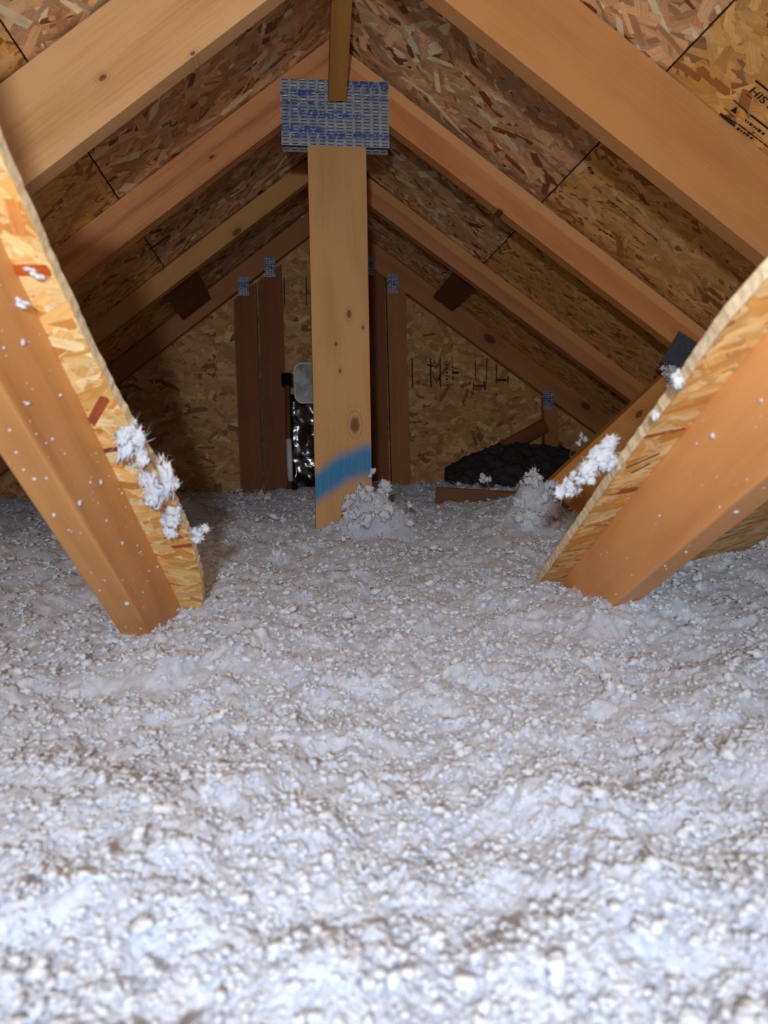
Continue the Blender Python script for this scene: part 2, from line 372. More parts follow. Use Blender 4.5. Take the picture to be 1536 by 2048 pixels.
def tuft_np(lobes, sub, seed, fib, spread=1.0, flen=(.35, .9), fw=(.006, .02)):
    """fluffy knot of glass wool about one unit across: ragged lobes and stray fibres"""
    rg = np.random.default_rng(seed); Vs, Fs = [], []; off = 0
    V0, F0 = ICO[sub]; cs_ = []
    for i in range(lobes):
        c = rg.normal(0, .27*spread, 3)*(1, 1, .8) if i % 3 == 0 else cs_[-1]+rg.normal(0, .15*spread, 3)
        cs_.append(c); r = rg.uniform(.13, .33)
        q = V0*r*3+c*3
        d = 1+.75*perlin3(q, .42, seed % 50)+.55*perlin3(q, .19, (seed+5) % 50)+rg.normal(0, .10, len(V0))
        V = V0*np.clip(d, .25, 2)[:, None]*r*rg.uniform(.6, 1.3, 3)+c
        Vs.append(V); Fs.append(F0+off); off += len(V)
    for i in range(fib):
        c = cs_[rg.integers(len(cs_))]; dr = rg.normal(0, 1, 3); dr /= np.linalg.norm(dr); p = c+dr*rg.uniform(.1, .3)
        side = np.cross(dr, rg.normal(0, 1, 3)); side /= np.linalg.norm(side); L = rg.uniform(*flen)*.6; wv = rg.uniform(*fw)
        bend = rg.normal(0, .3, 3)
        a = p; b = p+dr*L*.5+bend*.15; c2 = p+dr*L*.8+bend*.5
        Vs.append(np.array([a-side*wv, a+side*wv, b+side*wv*.7, b-side*wv*.7, c2])); Fs.append(np.array([[0, 1, 2], [0, 2, 3], [3, 2, 4]])+off); off += 5
    return np.vstack(Vs), np.vstack(Fs)
def scatter_tufts():
    protos = [tuft_np(4, 1, 100+i, 24, 1.2, (.7, 1.9), (.010, .026)) for i in range(16)]
    rg = np.random.default_rng(5); Vs, Fs = [], []; off = 0
    n = 20000
    ly = rg.uniform(math.log(.26), math.log(2.9), n); y = np.exp(ly); x = .14*y+rg.uniform(-1, 1, n)*(.56*y+.14)
    keep = np.abs(x-XR) < 1.25; x, y = x[keep], y[keep]
    z = surface(x, y)[0]
    for k in range(len(x)):
        V, Fc = protos[rg.integers(16)]; s = rg.uniform(.004, .011)*(.75+.6*y[k])**.9*(1.9 if rg.random() < .08 else 1)
        R = np.array(Euler(rg.uniform(0, 6.28, 3)).to_matrix())
        Vs.append((V@R.T)*s*np.array([1, 1, .7])+(x[k], min(y[k], YB-.05), z[k]+rg.uniform(-.0035, .002))); Fs.append(Fc+off); off += len(V)
    V = np.vstack(Vs); Fc = np.vstack(Fs); print('tuft tris', len(Fc))
    o = np_mesh('loose_tufts', V, np.full(len(Fc), 3), Fc.ravel(), M_TUFT, Matrix.Identity(4), insul, smooth=True); o['kind'] = 'stuff'
scatter_tufts()

# ================================================================== roof trusses
W_PALE = wood('lumber_pale', srgb(206, 160, 110), srgb(176, 124, 76), 9, 1.0, [], contrast=.7)
def chord(i, s, up, lo, mat, root, knots=None, notch=None, eave=1.62):
    """top chord of truss i on side s, its edges measured on the truss plane"""
    y = D[i]
    a, b = [at(*p, y) for p in up]; c, d_ = [at(*p, y+TH) for p in lo]
    def lin(p, q): k = (q.z-p.z)/(q.x-p.x); return k, p.z-k*p.x
    k1, c1 = lin(a, b); k2, c2 = lin(c, d_); xm = (a.x+b.x+c.x+d_.x)/4
    k = (k1+k2)/2*.5+.5*(-s*SL)
    zu, zl = k1*xm+c1, k2*xm+c2
    zu = min(zu, HR-.004-SL*abs(xm-XR))
    dirv = Vector((s, 0, s*k)).normalized()
    O = Vector((XR, y, zu+k*(XR-xm)))           # top edge at the apex
    # never above the deck
    if O.z > HR-.003: O.z = HR-.003
    dep = (zu-zl)*dirv.x*s
    # local: x down the slope, y across the board, z = thickness away from camera
    perp = Vector((dirv.z*s, 0, -dirv.x*s)) if False else None
    X = dirv; Zt = Vector((0, 1, 0)); Y = Zt.cross(X)
    M = frame(O, X, Y); ys = 1 if Y.z < 0 else -1   # ys*dep points down
    L = (eave)/abs(dirv.x)
    tan = -dirv.z/abs(dirv.x)
    pts = [(0, 0), (L, 0), (L, ys*dep), (-0+dep*tan*1.0, ys*dep)]
    # plumb cut at the apex: lower corner lies straight below the upper one
    pts[3] = (dep*tan, ys*dep) if True else pts[3]
    # straight below: moving down the perp by dep shifts x outward, so step back along the slope
    px_ = (O + M.to_3x3() @ Vector((0, ys*dep, 0))).x
    pts[3] = (-(px_-XR)/dirv.x, ys*dep)
    if notch:
        nx0, nx1, nd = notch
        pts = [(0, 0), (nx0, 0), (nx0, ys*nd), (nx1, ys*nd), (nx1, 0)]+pts[1:]
    ob = prism('top_chord', pts, TH, M, mat, root, .0012)
    return ob, M, dep, ys
def kn(px, py, M, Y):                          # pixel to board coordinates
    p = M.inverted() @ at(px, py, Y); return (p.x, p.y)
UPc = [((0, 165), (220, 0)), ((1158, 0), (1536, 300)), ((440, 245), (170, 450)), ((768, 160), (1400, 652)), ((612, 320), (200, 633)), ((863, 450), (1300, 763)), ((223, 722), (566, 468)), ((735, 478), (1215, 828))]
LOc = [((72, 387), (567, 0)), ((850, 0), (1483, 512)), ((235, 512), (562, 265)), ((768, 262), (1098, 512)), ((612, 380), (195, 690)), ((788, 450), (1252, 807)), ((619, 476), (244, 766)), ((810, 590), (1184, 865))]
def approxM(i, s):                             # board frame before its material exists (for knot places)
    O = Vector((XR, D[i], HR-.01)); X = Vector((s*cs, 0, -sn)); return frame(O, X, Vector((0, 1, 0)).cross(X))
LAB = ['nearest roof truss, its wide pale rafters crossing both top corners', 'second roof truss, with the central post and big metal plate at its peak',
       'third roof truss, plain narrow rafters seen behind the central post', 'gable end truss against the strand board wall, with short upright studs']
roots = [empty('roof_truss', (XR, D[i], HR-.2), LAB[i], 'roof truss') for i in range(4)]
def K(i, s, *pp):
    M = approxM(i, s); return [(*kn(px, py, M, D[i]), r) for px, py, r in pp]
mats = {
 (0, -1): wood('chord_near_left', srgb(226, 180, 126), srgb(184, 130, 78), 9, 3.1, K(0, -1, (205, 160, .0042), (160, 305, .004), (385, 112, .003)), contrast=1.15),
 (0, 1): wood('chord_near_right', srgb(206, 150, 92), srgb(178, 118, 68), 5, 8.4, [], contrast=.75),
 (1, -1): wood('chord_second_left', srgb(214, 150, 94), srgb(150, 84, 44), 20, 5.5, K(1, -1, (425, 318, .004)), contrast=1.3),
 (1, 1): wood('chord_second_right', srgb(220, 152, 92), srgb(170, 96, 50), 6, 2.5, K(1, 1, (1000, 412, .005)), contrast=.6, edge_band=(.024, srgb(226, 166, 108))),
 (2, -1): wood('chord_third_left', srgb(196, 146, 84), srgb(156, 106, 58), 9, 12.5, K(2, -1, (475, 464, .010), (345, 520, .005), (325, 540, .006)), contrast=.8),
 (2, 1): wood('chord_third_right', srgb(200, 138, 92), srgb(150, 84, 50), 7, 15.5, K(2, 1, (948, 518, .006), (970, 537, .006)), contrast=.7, edge_band=(.028, srgb(204, 146, 84))),
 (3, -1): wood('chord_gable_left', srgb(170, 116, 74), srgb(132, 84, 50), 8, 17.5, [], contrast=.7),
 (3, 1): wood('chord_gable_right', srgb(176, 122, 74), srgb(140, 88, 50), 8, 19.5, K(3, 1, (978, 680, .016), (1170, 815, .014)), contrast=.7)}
notches = {}
for s, (pa, pb) in ((-1, ((411, 578), (352, 622))), (1, ((872, 585), (912, 614)))):
    M = approxM(3, s); xa, xb = sorted((kn(*pa, M, D[3])[0], kn(*pb, M, D[3])[0])); notches[s] = (xa, xb)
chords = {}
for i in range(4):
    for j, s in enumerate((-1, 1)):
        nt = (*notches[s], .036) if i == 3 else None
        chords[i, s] = chord(i, s, UPc[2*i+j], LOc[2*i+j], mats[i, s], roots[i], notch=nt, eave=1.62 if i else 1.62)
# outlookers: short boards lying in the notches of the gable truss, running back to the third truss
W_DARK = wood('lumber_dark', srgb(120, 78, 48), srgb(84, 52, 30), 10, 4.4, [], contrast=.8)
for s in (-1, 1):
    _, M, dep, ys = chords[3, s]
    xa, xb = notches[s]; R3 = M.to_3x3()
    c0 = M @ Vector(((xa+xb)/2, ys*.018, 0))
    y0 = D[2]+TH+.001; wdt = (xb-xa)-.004
    o = box('outlooker', YB-.003-y0, wdt, .034, frame(Vector((c0.x, (y0+YB-.003)/2, c0.z))-R3.col[1].normalized()*ys*.0, (0, 1, 0), R3.col[0]) @ Matrix.Translation((0, 0, -.017)), W_DARK, None)
    tag(o, ('left' if s < 0 else 'right')+' short dark board notched into the gable truss rafter under the roof deck', 'lumber')

# ---- king post of the second truss
y2 = D[1]
tp = at(674, 300, y2); bt = at(688, 1000, y2)
upv = (tp-bt).normalized()
wk = .137
Mk = frame(Vector((bt.x, y2, bt.z)), upv, Vector((-1, 0, 0)) if False else upv.cross(Vector((0, 1, 0))) * 1)
# local x up, y sideways, z thickness
zt = (Mk.to_3x3() @ Vector((0, 0, 1))).y
def kk(px, py, r):
    p = Mk.inverted() @ at(px, py, y2); return (p.x, p.y, r)
sgn = 1 if (Mk.to_3x3() @ Vector((0, 1, 0))).x > 0 else -1
k1_ = kk(637, 962, 0); k2_ = kk(741, 908, 0)
slp = (k2_[0]-k1_[0])/(k2_[1]-k1_[1]); x0p = k1_[0]-slp*k1_[1]
W_KING = wood('king_post_pine', srgb(208, 162, 102), srgb(172, 120, 66), 10, 22.0, [kk(710, 850, .0115), kk(698, 628, .006), kk(672, 688, .003), kk(680, 742, .0035), kk(726, 655, .003)], paint=(x0p-.002, slp, .040, srgb(0, 128, 186)), contrast=.6)
Lk = (Mk.inverted() @ at(672, 215, y2)).x
lo_k = -.16
pp = [(lo_k, -wk/2), (Lk, -wk/2), (Lk, wk/2), (lo_k, wk/2)]
kp = prism('king_post', pp, TH if zt > 0 else -TH, Mk, W_KING, roots[1], .0015)
kp['label'] = 'pale pine post with a sprayed blue stripe near its foot'

# ---- webs of the second truss
def web(a_px, b_px, w_px, Y, mat, root, ext=(0, 0), t=TH):
    """board in the truss plane between two centre-line pixels"""
    A, B = at(*a_px, Y), at(*b_px, Y); X = (B-A).normalized(); M = frame(A-X*ext[0], X, X.cross(Vector((0, 1, 0))))
    zt = (M.to_3x3() @ Vector((0, 0, 1))).y; L = (B-A).length+ext[0]+ext[1]
    return prism('web', [(0, -w_px/2), (L, -w_px/2), (L, w_px/2), (0, w_px/2)], t if zt > 0 else -t, M, mat, root, .0015), M
yw = y2-.001
A = at(1199, 938, y2); B = at(1365, 783, y2); Xw = (B-A).normalized(); Mw_ = frame(A-Xw*.12, Xw, Xw.cross(Vector((0, 1, 0))))
kp_ = Mw_.inverted() @ at(1278, 828, y2)
W_WEB = wood('web_orange', srgb(214, 150, 78), srgb(176, 108, 52), 9, 31.0, [(kp_.x, kp_.y, .008)], contrast=.7)
wb, Mw = web((1199, 938), (1365, 783), .125, y2, W_WEB, roots[1], (.12, .03))
wb['label'] = 'orange diagonal web board with one dark knot'
wl, _ = web((215, 960), (30, 760), .125, y2, W_WEB, roots[1], (.12, .0))

# ---- truss plates
def plate_mat(name, blue, base):
    t = NT(name); tc = t.N('ShaderNodeTexCoord'); sp = t.N('ShaderNodeSeparateXYZ'); t.L(tc.outputs['Object'], sp.inputs[0])
    gx = t.math('SNAP', sp.outputs[0], .0045); gy = t.math('SNAP', sp.outputs[1], .0075)
    wn = t.N('ShaderNodeTexWhiteNoise', noise_dimensions='2D'); t.L(t.vec(gx, gy, 0), wn.inputs['Vector'])
    band = t.noise(t.vec(t.math('MULTIPLY', sp.outputs[0], 3), t.math('MULTIPLY', sp.outputs[1], 40), 0), 1, 2)
    big = t.noise(tc.outputs['Object'], 28, 3)
    f = t.math('MULTIPLY', t.mapr(band, .42, .58), t.mapr(t.math('ADD', wn.outputs[0], big), .6, 1.1))
    f = t.math('ADD', f, t.math('MULTIPLY', t.mapr(big, .55, .7), .3), clamp=True)
    n = t.noise(tc.outputs['Object'], 300, 3)
    c = t.mix(t.mapr(n, .3, .7), base, tuple(k*.62 for k in base))
    c = t.mix(t.math('MULTIPLY', f, blue), c, srgb(20, 84, 170))
    t.L(c, t.b.inputs['Base Color']); t.b.inputs['Metallic'].default_value = .35; t.b.inputs['Roughness'].default_value = .5
    t.bump(n, .4, .0006); return t.m
M_PLATE = plate_mat('galvanised_blue', .9, srgb(186, 192, 200)); M_PLATE2 = plate_mat('galvanised_bare', .05, srgb(150, 154, 160)); M_PLATE3 = plate_mat('galvanised_dark', .12, srgb(96, 106, 118))  # third plate mix is a darker grey than the other two
M_SLOT = simple('tooth_slot', (.07, .08, .10), .8)
def plate(corners, Y, mat, parent, nx, ny, label=None, back=False):
    """punched truss plate: sheet, slots and bent tooth lips"""
    P = [at(*c, Y) for c in corners]      # tl, tr, bl
    X = P[1]-P[0]; wv = X.length; Yv = P[0]-P[2]; h = Yv.length; O = P[2]
    X.y = 0; X.normalize(); Zc = Vector((0, -1, 0)); Yd = Zc.cross(X)
    M = frame(O, X, Yd)
    ob = prism('truss_plate', [(0, 0), (wv, 0), (wv, h), (0, h)], .0011, M, mat, parent, .0003)
    if label: ob['label'] = label
    V, Fc, mi = [], [], []
    rg = random.Random(int(wv*1e5))
    for a in range(nx):
        for b in range(ny):
            x = (a+.5)/nx*wv; y = (b+.5)/ny*h+rg.uniform(-.0003, .0003); sx = wv/nx*.34; sy = h/ny*.17
            k = len(V)
            V += [(x-sx, y-sy, .00118), (x+sx, y-sy, .00118), (x+sx, y+sy, .00118), (x-sx, y+sy, .00118)]; Fc.append((k, k+1, k+2, k+3)); mi.append(1)
            zz = rg.uniform(.0016, .0030); k = len(V)      # lip curling out above the slot
            V += [(x-sx, y+sy, .0011), (x+sx, y+sy, .0011), (x+sx*.6, y+sy*2.1, zz), (x-sx*.6, y+sy*2.1, zz), (x-sx*.8, y+sy*2.8, .0011), (x+sx*.8, y+sy*2.8, .0011)]
            Fc += [(k, k+1, k+2, k+3), (k+3, k+2, k+5, k+4)]; mi += [0, 0]
    me = bpy.data.meshes.new('punched_teeth'); me.from_pydata(V, [], Fc); me.materials.append(mat); me.materials.append(M_SLOT)
    me.polygons.foreach_set('material_index', mi); o = link('punched_teeth', me, M, ob); o['kind'] = 'stuff'
    return ob, M
plate(((561, 156), (778, 165), (563, 290)), y2-.0012, M_PLATE, roots[1], 12, 20, 'big galvanised plate with blue ink marks at the peak')
plate(((563, 230), (774, 238), (565, 303)), y2+TH+.0002, M_PLATE2, roots[1], 13, 7, 'bare rear plate showing below the front one')
plate(((477, 553), (498, 553), (477, 591)), D[3]-.0012, M_PLATE, roots[3], 4, 9)
plate(((530, 514), (551, 514), (530, 554)), D[3]-.0012, M_PLATE, roots[3], 4, 9)
plate(((776, 547), (796, 547), (776, 587)), D[3]-.0012, M_PLATE, roots[3], 4, 9)
plate(((730, 513), (748, 513), (730, 551)), D[3]-.0012, M_PLATE, roots[3], 4, 9)
plate(((1087, 783), (1108, 783), (1087, 820)), D[3]-.0012, M_PLATE, roots[3], 4, 9)
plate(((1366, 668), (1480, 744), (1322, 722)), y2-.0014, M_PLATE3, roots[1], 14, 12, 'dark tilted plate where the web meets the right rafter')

# ---- studs of the gable truss
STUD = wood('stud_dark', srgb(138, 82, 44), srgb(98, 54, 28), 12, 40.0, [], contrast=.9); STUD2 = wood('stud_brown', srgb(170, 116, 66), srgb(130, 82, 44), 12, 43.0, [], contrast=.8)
def stud(tl, tr, bl, br, mat, Y=D[3], name='stud', t=TH, top_slope=0):
    a, b, c, d_ = at(*tl, Y), at(*tr, Y), at(*bl, Y), at(*br, Y)
    w_ = ((b.x-a.x)+(d_.x-c.x))/2; top = (a+b)/2; bot = (c+d_)/2; X = (top-bot).normalized(); M = frame(bot-X*.1, X, X.cross(Vector((0, 1, 0))))
    zt = (M.to_3x3() @ Vector((0, 0, 1))).y; sy = (M.to_3x3() @ Vector((0, 1, 0))).x
    L = (top-bot).length+.1; q = top_slope*w_/2*(1 if sy > 0 else -1)
    return prism(name, [(0, -w_/2), (L-q, -w_/2), (L+q, w_/2), (0, w_/2)], t if zt > 0 else -t, M, mat, roots[3], .001)
stud((467, 598), (512, 566), (481, 965), (526, 965), STUD, top_slope=.75)
stud((517, 562), (563, 528), (530, 975), (575, 975), STUD, top_slope=.75)
stud((737, 528), (768, 552), (746, 985), (780, 985), STUD, top_slope=-.75)
stud((773, 556), (811, 584), (784, 985), (822, 985), STUD2, top_slope=-.75)
stud((1088, 794), (1116, 815), (1090, 912), (1118, 912), STUD2, top_slope=-.75)
# thin pale ridge over the seam between the two left studs
bm = bmesh.new(); rg = random.Random(4); prev = None
for k in range(40):
    py = 560+k*10.6; px = 515.5+k*.33+rg.uniform(-1, 1); p = at(px, py, D[3]-.001); wv = rg.uniform(.0012, .0030)
    cur = [bm.verts.new((p.x-wv, p.y, p.z)), bm.verts.new((p.x, p.y-rg.uniform(.002, .005), p.z)), bm.verts.new((p.x+wv, p.y, p.z))]
    if prev: bm.faces.new((prev[0], prev[1], cur[1], cur[0])); bm.faces.new((prev[1], prev[2], cur[2], cur[1]))
    prev = cur
o = bm_obj('pale_bead', bm, simple('bead_pale', srgb(120, 112, 92), .7, bump=(300, .5, .001)), Matrix.Identity(4), roots[3], True)
# o label: pale bead between the two left studs
o['label'] = 'thin pale bead between the two left studs'

# ---- slanted stick from the big plate up to the nearest truss
pb_ = at(675, 203, y2-.022); pt_ = at(684, 0, 1.56); Xs = (pt_-pb_).normalized()
far = pb_+Xs*((D[0]+TH+.004-pb_.y)/Xs.y)
hN = HR-.012
if far.z > hN: far = pb_+Xs*((hN-pb_.z)/Xs.z)
Ms = frame(pb_, Xs, Xs.cross(Vector((0, 1, 0))).normalized())
zt = (Ms.to_3x3() @ Vector((0, 0, 1))).y
o = prism('ridge_stick', [(0, -.0205), ((far-pb_).length, -.0205), ((far-pb_).length, .0205), (0, .0205)], .02 if zt > 0 else -.02, Ms, wood('stick_olive', srgb(186, 134, 66), srgb(150, 100, 46), 16, 50.0, [], contrast=.6), None, .0012)
tag(o, 'slender wooden stick slanting down from the ridge onto the big blue-marked metal plate', 'wooden stick')

# ================================================================== near braces with strand board strips
def brace(side, C, a, s, n, Lup, edge_px, w_front, w_side, mats_, label, osb_label, osb_back, tdown=.14):
    C1 = Vector(C[1])+Vector((0, 0, ZC)); a = Vector(a).normalized(); s = Vector(s); s = (s-s.dot(a)*a).normalized(); n = Vector(n); n = (n-n.dot(a)*a-n.dot(s)*s).normalized()
    root = empty('diagonal_brace', C1, label, 'brace')
    # lumber: local x up the board, y from the front corner away from the camera (w_side), z sideways
    M = frame(C1-a*tdown, a, n); zs = (M.to_3x3() @ Vector((0, 0, 1))).dot(s)
    lum = prism('lumber', [(0, 0), (Lup+tdown, 0), (Lup+tdown, w_side), (0, w_side)], -w_front if zs > 0 else w_front, M, mats_[0], root, .003)
    # strand board behind it: plane through C2 with normal n
    C2 = C1+n*w_side
    pts = []
    for (px, py) in edge_px: pts.append(hit(px, py, C2, n))
    Mo = frame(C2, a, s); zo = (Mo.to_3x3() @ Vector((0, 0, 1))).dot(n)
    inv = Mo.inverted(); q = [(inv @ p) for p in pts]
    for _ in range(2): q = [q[0]]+[(q[k-1]+q[k]*2+q[k+1])/4 for k in range(1, len(q)-1)]+[q[-1]]
    fine = []; rg = random.Random(side+9)
    for k in range(len(q)-1):
        m = max(2, int((q[k+1]-q[k]).length/.007))
        for j in range(m):
            p = q[k].lerp(q[k+1], j/m); fine.append((p.x+rg.uniform(-.0006, .0006), p.y+rg.uniform(-.0008, .0008)))
    fine.append((q[-1].x, q[-1].y))
    xs = [p[0] for p in fine]
    poly = fine+[(fine[-1][0], -osb_back), (fine[0][0], -osb_back)]
    ob = prism('strand_board_strip', poly, .011 if zo > 0 else -.011, Mo, [M_OSBC, M_EDGE], root, 0, 1)
    ob['label'] = osb_label
    return root, lum, ob, Mo, zo, fine, (C1, a, s, n, C2)
PAL_CREAM = boost(PAL_CREAM, 1.12)
def brace_strands(ob, Mo, zo, fine, ynear, n, ang, extra, sgn_):
    # front face (towards the camera) is local z=0, outward normal is -n
    flip = Matrix.Diagonal((1, 1, -1, 1)) if zo > 0 else Matrix.Identity(4)
    fx = np.array([p[0] for p in fine]); fy = np.array([p[1] for p in fine]); o_ = np.argsort(fx); fx, fy = fx[o_], fy[o_]
    def gen(k): 
        x = RNG.uniform(fx[0], fx[-1], k); top = np.interp(x, fx, fy); return np.stack([x, ynear+RNG.uniform(0, 1, k)*(top-ynear)], 1)
    def cl(x, y):
        x = np.clip(x, fx[0], fx[-1]); return x, np.clip(y, ynear, np.interp(x, fx, fy)-.0006)
    st = strands(Mo @ flip, ob, n, gen, cl, PAL_CREAM, L=(.02, .075), W=(.005, .018), ang=ang, zmax=.0008, extra=extra)
    return st
LE = [(405, 1235), (413, 1200), (410, 1150), (402, 1088), (356, 1000), (318, 925), (265, 842), (232, 772), (210, 728), (148, 590), (112, 500), (66, 392), (36, 310), (-6, 200), (-60, 60)]
LE = [(x-g, y+g*.45) for (x, y), g in zip(LE, [2, 2, 3, 5, 7, 8, 10, 11, 12, 16, 19, 23, 26, 30, 34])]
W_BL = wood('brace_left_wood', srgb(226, 164, 102), srgb(186, 124, 70), 22, 60.0, [], contrast=.8, rough=.45)
W_BR = wood('brace_right_wood', srgb(244, 178, 112), srgb(206, 130, 74), 14, 64.0, [], contrast=.6, rough=.5)
CL = [(-.2391, 1.0431, -.2173), (-.1978, 1.0363, -.2209), (-.1829, 1.09, -.1504)]
bl = brace(0, CL, (-.0775, -.7847, .6151), (.9831, -.1627, -.0836), (.1656, .5982, .784), 1.22, LE, .0421, .0898, [W_BL],
           'left diagonal brace of orange lumber backed by bright strand board with insulation on its edge', 'bright strand board strip with a ragged cream edge', .02)
root, lum, ob, Mo, zo, fine, geoL = bl
def loc_on(geo, Mo, px, py): p = Mo.inverted() @ hit(px, py, geo[4], geo[3]); return (p.x, p.y)
red = srgb(178, 84, 36); redb = srgb(200, 92, 30)
def ex(geo, Mo, lst):
    out = []
    for (ax, ay, bx, by, wd, c) in lst:
        a_ = loc_on(geo, Mo, ax, ay); b_ = loc_on(geo, Mo, bx, by)
        out.append((((a_[0]+b_[0])/2, (a_[1]+b_[1])/2), math.atan2(b_[1]-a_[1], b_[0]-a_[0]), math.hypot(b_[0]-a_[0], b_[1]-a_[1]), wd, c))
    return out
brace_strands(ob, Mo, zo, fine, -.019, 900, lambda k: RNG.normal(1.35, .5, k), ex(geoL, Mo, [(22, 540, 102, 540, .012, redb), (180, 850, 212, 792, .010, srgb(165, 88, 50)), (205, 902, 285, 888, .007, srgb(150, 70, 36)), (20, 395, 42, 470, .011, srgb(226, 150, 84)), (-5, 290, 6, 300, .008, redb), (290, 940, 325, 975, .008, srgb(190, 110, 60))]), 1)
RE = [(1020, 1245), (1046, 1209), (1076, 1159), (1126, 1094), (1168, 1030), (1206, 972), (1244, 911), (1274, 873), (1335, 788), (1352, 762), (1385, 713), (1411, 671), (1450, 610), (1495, 561), (1536, 523), (1620, 430), (1800, 230)]
RE = [(x+g, y+g*.35) for (x, y), g in zip(RE, [2, 3, 4, 5, 6, 8, 10, 12, 15, 16, 18, 20, 22, 24, 26, 28, 30])]
CR = [(.4655, 1.0528, -.2283), (.428, 1.0525, -.2363), (.4107, 1.0906, -.1574)]
br_ = brace(1, CR, (-.0814, -.904, .4197), (-.9778, -.0093, -.2095), (-.1933, .4274, .8832), 1.25, RE, .046, .0893, [W_BR],
            'right diagonal brace of reddish lumber with strand board strip, rising out of frame', 'strand board panel with a ragged cream edge', .42)
root, lum, ob, Mo, zo, fine, geoR = br_
brace_strands(ob, Mo, zo, fine, -.41, 5200, lambda k: RNG.normal(1.5, .45, k), ex(geoR, Mo, [(1262, 945, 1300, 925, .005, srgb(110, 84, 54)), (1250, 935, 1320, 905, .006, srgb(120, 92, 60)), (1400, 672, 1470, 640, .006, srgb(180, 100, 50)), (1190, 1050, 1232, 1048, .002, srgb(120, 56, 26)), (1140, 1102, 1180, 1094, .0025, srgb(100, 60, 36))]), -1)

# ================================================================== insulation tufts caught on things
def clump(P, r, seed, label, scl=(1, 1, 1), rot=(0, 0, 0), lobes=9, fib=90, group=None, sub=3):
    V, Fc = tuft_np(int(lobes*2.6), sub, seed, fib*2, 1.15, (.3, .8), (.006, .018))
    V = V*np.array(scl)*r; R = np.array(Euler(rot).to_matrix()); V = V@R.T
    o = np_mesh('insulation_tuft', V, np.full(len(Fc), 3), Fc.ravel(), M_TUFT, Matrix.Translation(P), smooth=True)
    tag(o, label, 'insulation', group); return o
hL = lambda px, py, off=.006: hit(px, py, geoL[4], geoL[3])-geoL[3]*off
hR = lambda px, py, off=.006: hit(px, py, geoR[4], geoR[3])-geoR[3]*off
clump(hL(272, 868), .030, 201, 'topmost white insulation tuft on the left brace edge, shaped like a hook', (.6, .6, 1.1), (0, .3, 0), 8)
clump(hL(305, 950), .040, 202, 'large white insulation tuft hanging on the left brace edge below the hooked one', (.7, .6, 1.15), (0, -.1, 0), 11)
clump(hL(360, 1030), .026, 203, 'small spiky insulation tuft low on the left brace edge', (1, .6, 1), (0, 0, 0), 6)
clump(hL(402, 1062), .018, 204, 'lowest insulation tuft at the tip of the left brace edge', (1, .6, .8), (0, 0, 0), 4)
clump(hL(72, 538), .008, 205, 'tiny white tuft stuck on the red strand of the left brace', (1.4, .5, .8), (0, .4, 0), 4, 12)
clump(hR(1194, 950, -.012), .027, 206, 'thick insulation tuft hanging off the right brace edge above the mound', (1.15, .6, .75), (0, -.45, 0), 12)
clump(hR(1146, 992, -.012), .020, 207, 'ragged lower end of insulation hanging left of the right brace', (.9, .6, 1.2), (0, .3, 0), 8)
clump(at(1345, 748, y2-.03), .036, 208, 'insulation tuft resting on the dark tilted metal plate', (1, .5, .8), (0, .6, 0), 8)
clump(hR(1354, 745), .012, 209, 'small white tuft on the right brace edge near the dark plate', (1, .6, 1.2), (0, 0, 0), 4, 20)
clump(hR(1308, 818), .007, 210, 'tiny white tuft on the right brace edge below the dark plate', (1, .6, 1.2), (0, 0, 0), 3, 10)
clump(at(1162, 884, y2-.03), .016, 211, 'small tuft on the upper edge of the orange web board', (1, .6, 1.1), (0, 0, 0), 4, 30)
clump(at(968, 960, 2.0), .020, 212, 'small star-shaped tuft in front of the brown scrap board', (1, .6, 1.2), (0, 0, 0), 4, 40)
clump(at(745, 942, y2-.02), .016, 213, 'small tuft on the right edge of the central post above its mound', (1, .6, 1), (0, 0, 0), 4, 30)
clump(hL(48, 572, .02), .008, 214, 'tiny pale tuft on the left brace lumber below the red strand', (1.6, .5, .7), (0, .3, 0), 3, 10)
for k, (c, r, sd) in enumerate(((pk, .060, 220), (pr_, .066, 221))):
    for j in range(7):
        a_ = j*.9; P = Vector((c.x+.042*math.cos(a_)*(j > 0), c.y-(.02 if k == 0 else .045)+.03*math.sin(a_)*(j > 0), 0)); P.z = gz(P.x, P.y)+(-.004 if k == 0 else .004)
        V, Fc = tuft_np(16, 3, sd*10+j, 110, 1.1, (.3, .8)); s_ = r*RNG.uniform(.42, .68)
        np_mesh('mound_lump', V*s_, np.full(len(Fc), 3), Fc.ravel(), M_TUFT, Matrix.Translation(P), insul, smooth=True)['kind'] = 'stuff'
# fine flecks of fibreglass on the brace lumber
def flecks(geo, lum, wf, ws, n, seed):
    C1, a, s, nn, C2 = geo; rg = random.Random(seed); V, Fc = [], []; V0, F0 = ICO[2]; V0 = V0[:]; Vs, Fs = [], []; off = 0
    vv, ff = ico(1)
    for k in range(n):
        t_ = rg.uniform(0, .9)
        if rg.random() < .7: p = C1+a*t_+nn*rg.uniform(.004, ws-.004)+s*.0004
        else: p = C1+a*t_-s*rg.uniform(.003, wf-.003)-nn*.0004
        r = rg.choice([.0004, .0005, .0007, .0012]) if rg.random() < .95 else .0022
        Vs.append(vv*r*np.array([rg.uniform(.7, 1.6) for _ in range(3)])+np.array(p)); Fs.append(ff+off); off += len(vv)
    o = np_mesh('insulation_flecks', np.vstack(Vs), np.full(len(ff)*n, 3), np.vstack(Fs).ravel(), M_INS, Matrix.Identity(4), lum); o['kind'] = 'stuff'
flecks(geoL, bl[1], .042, .0898, 170, 1); flecks(geoR, br_[1], .038, .0893, 60, 2)

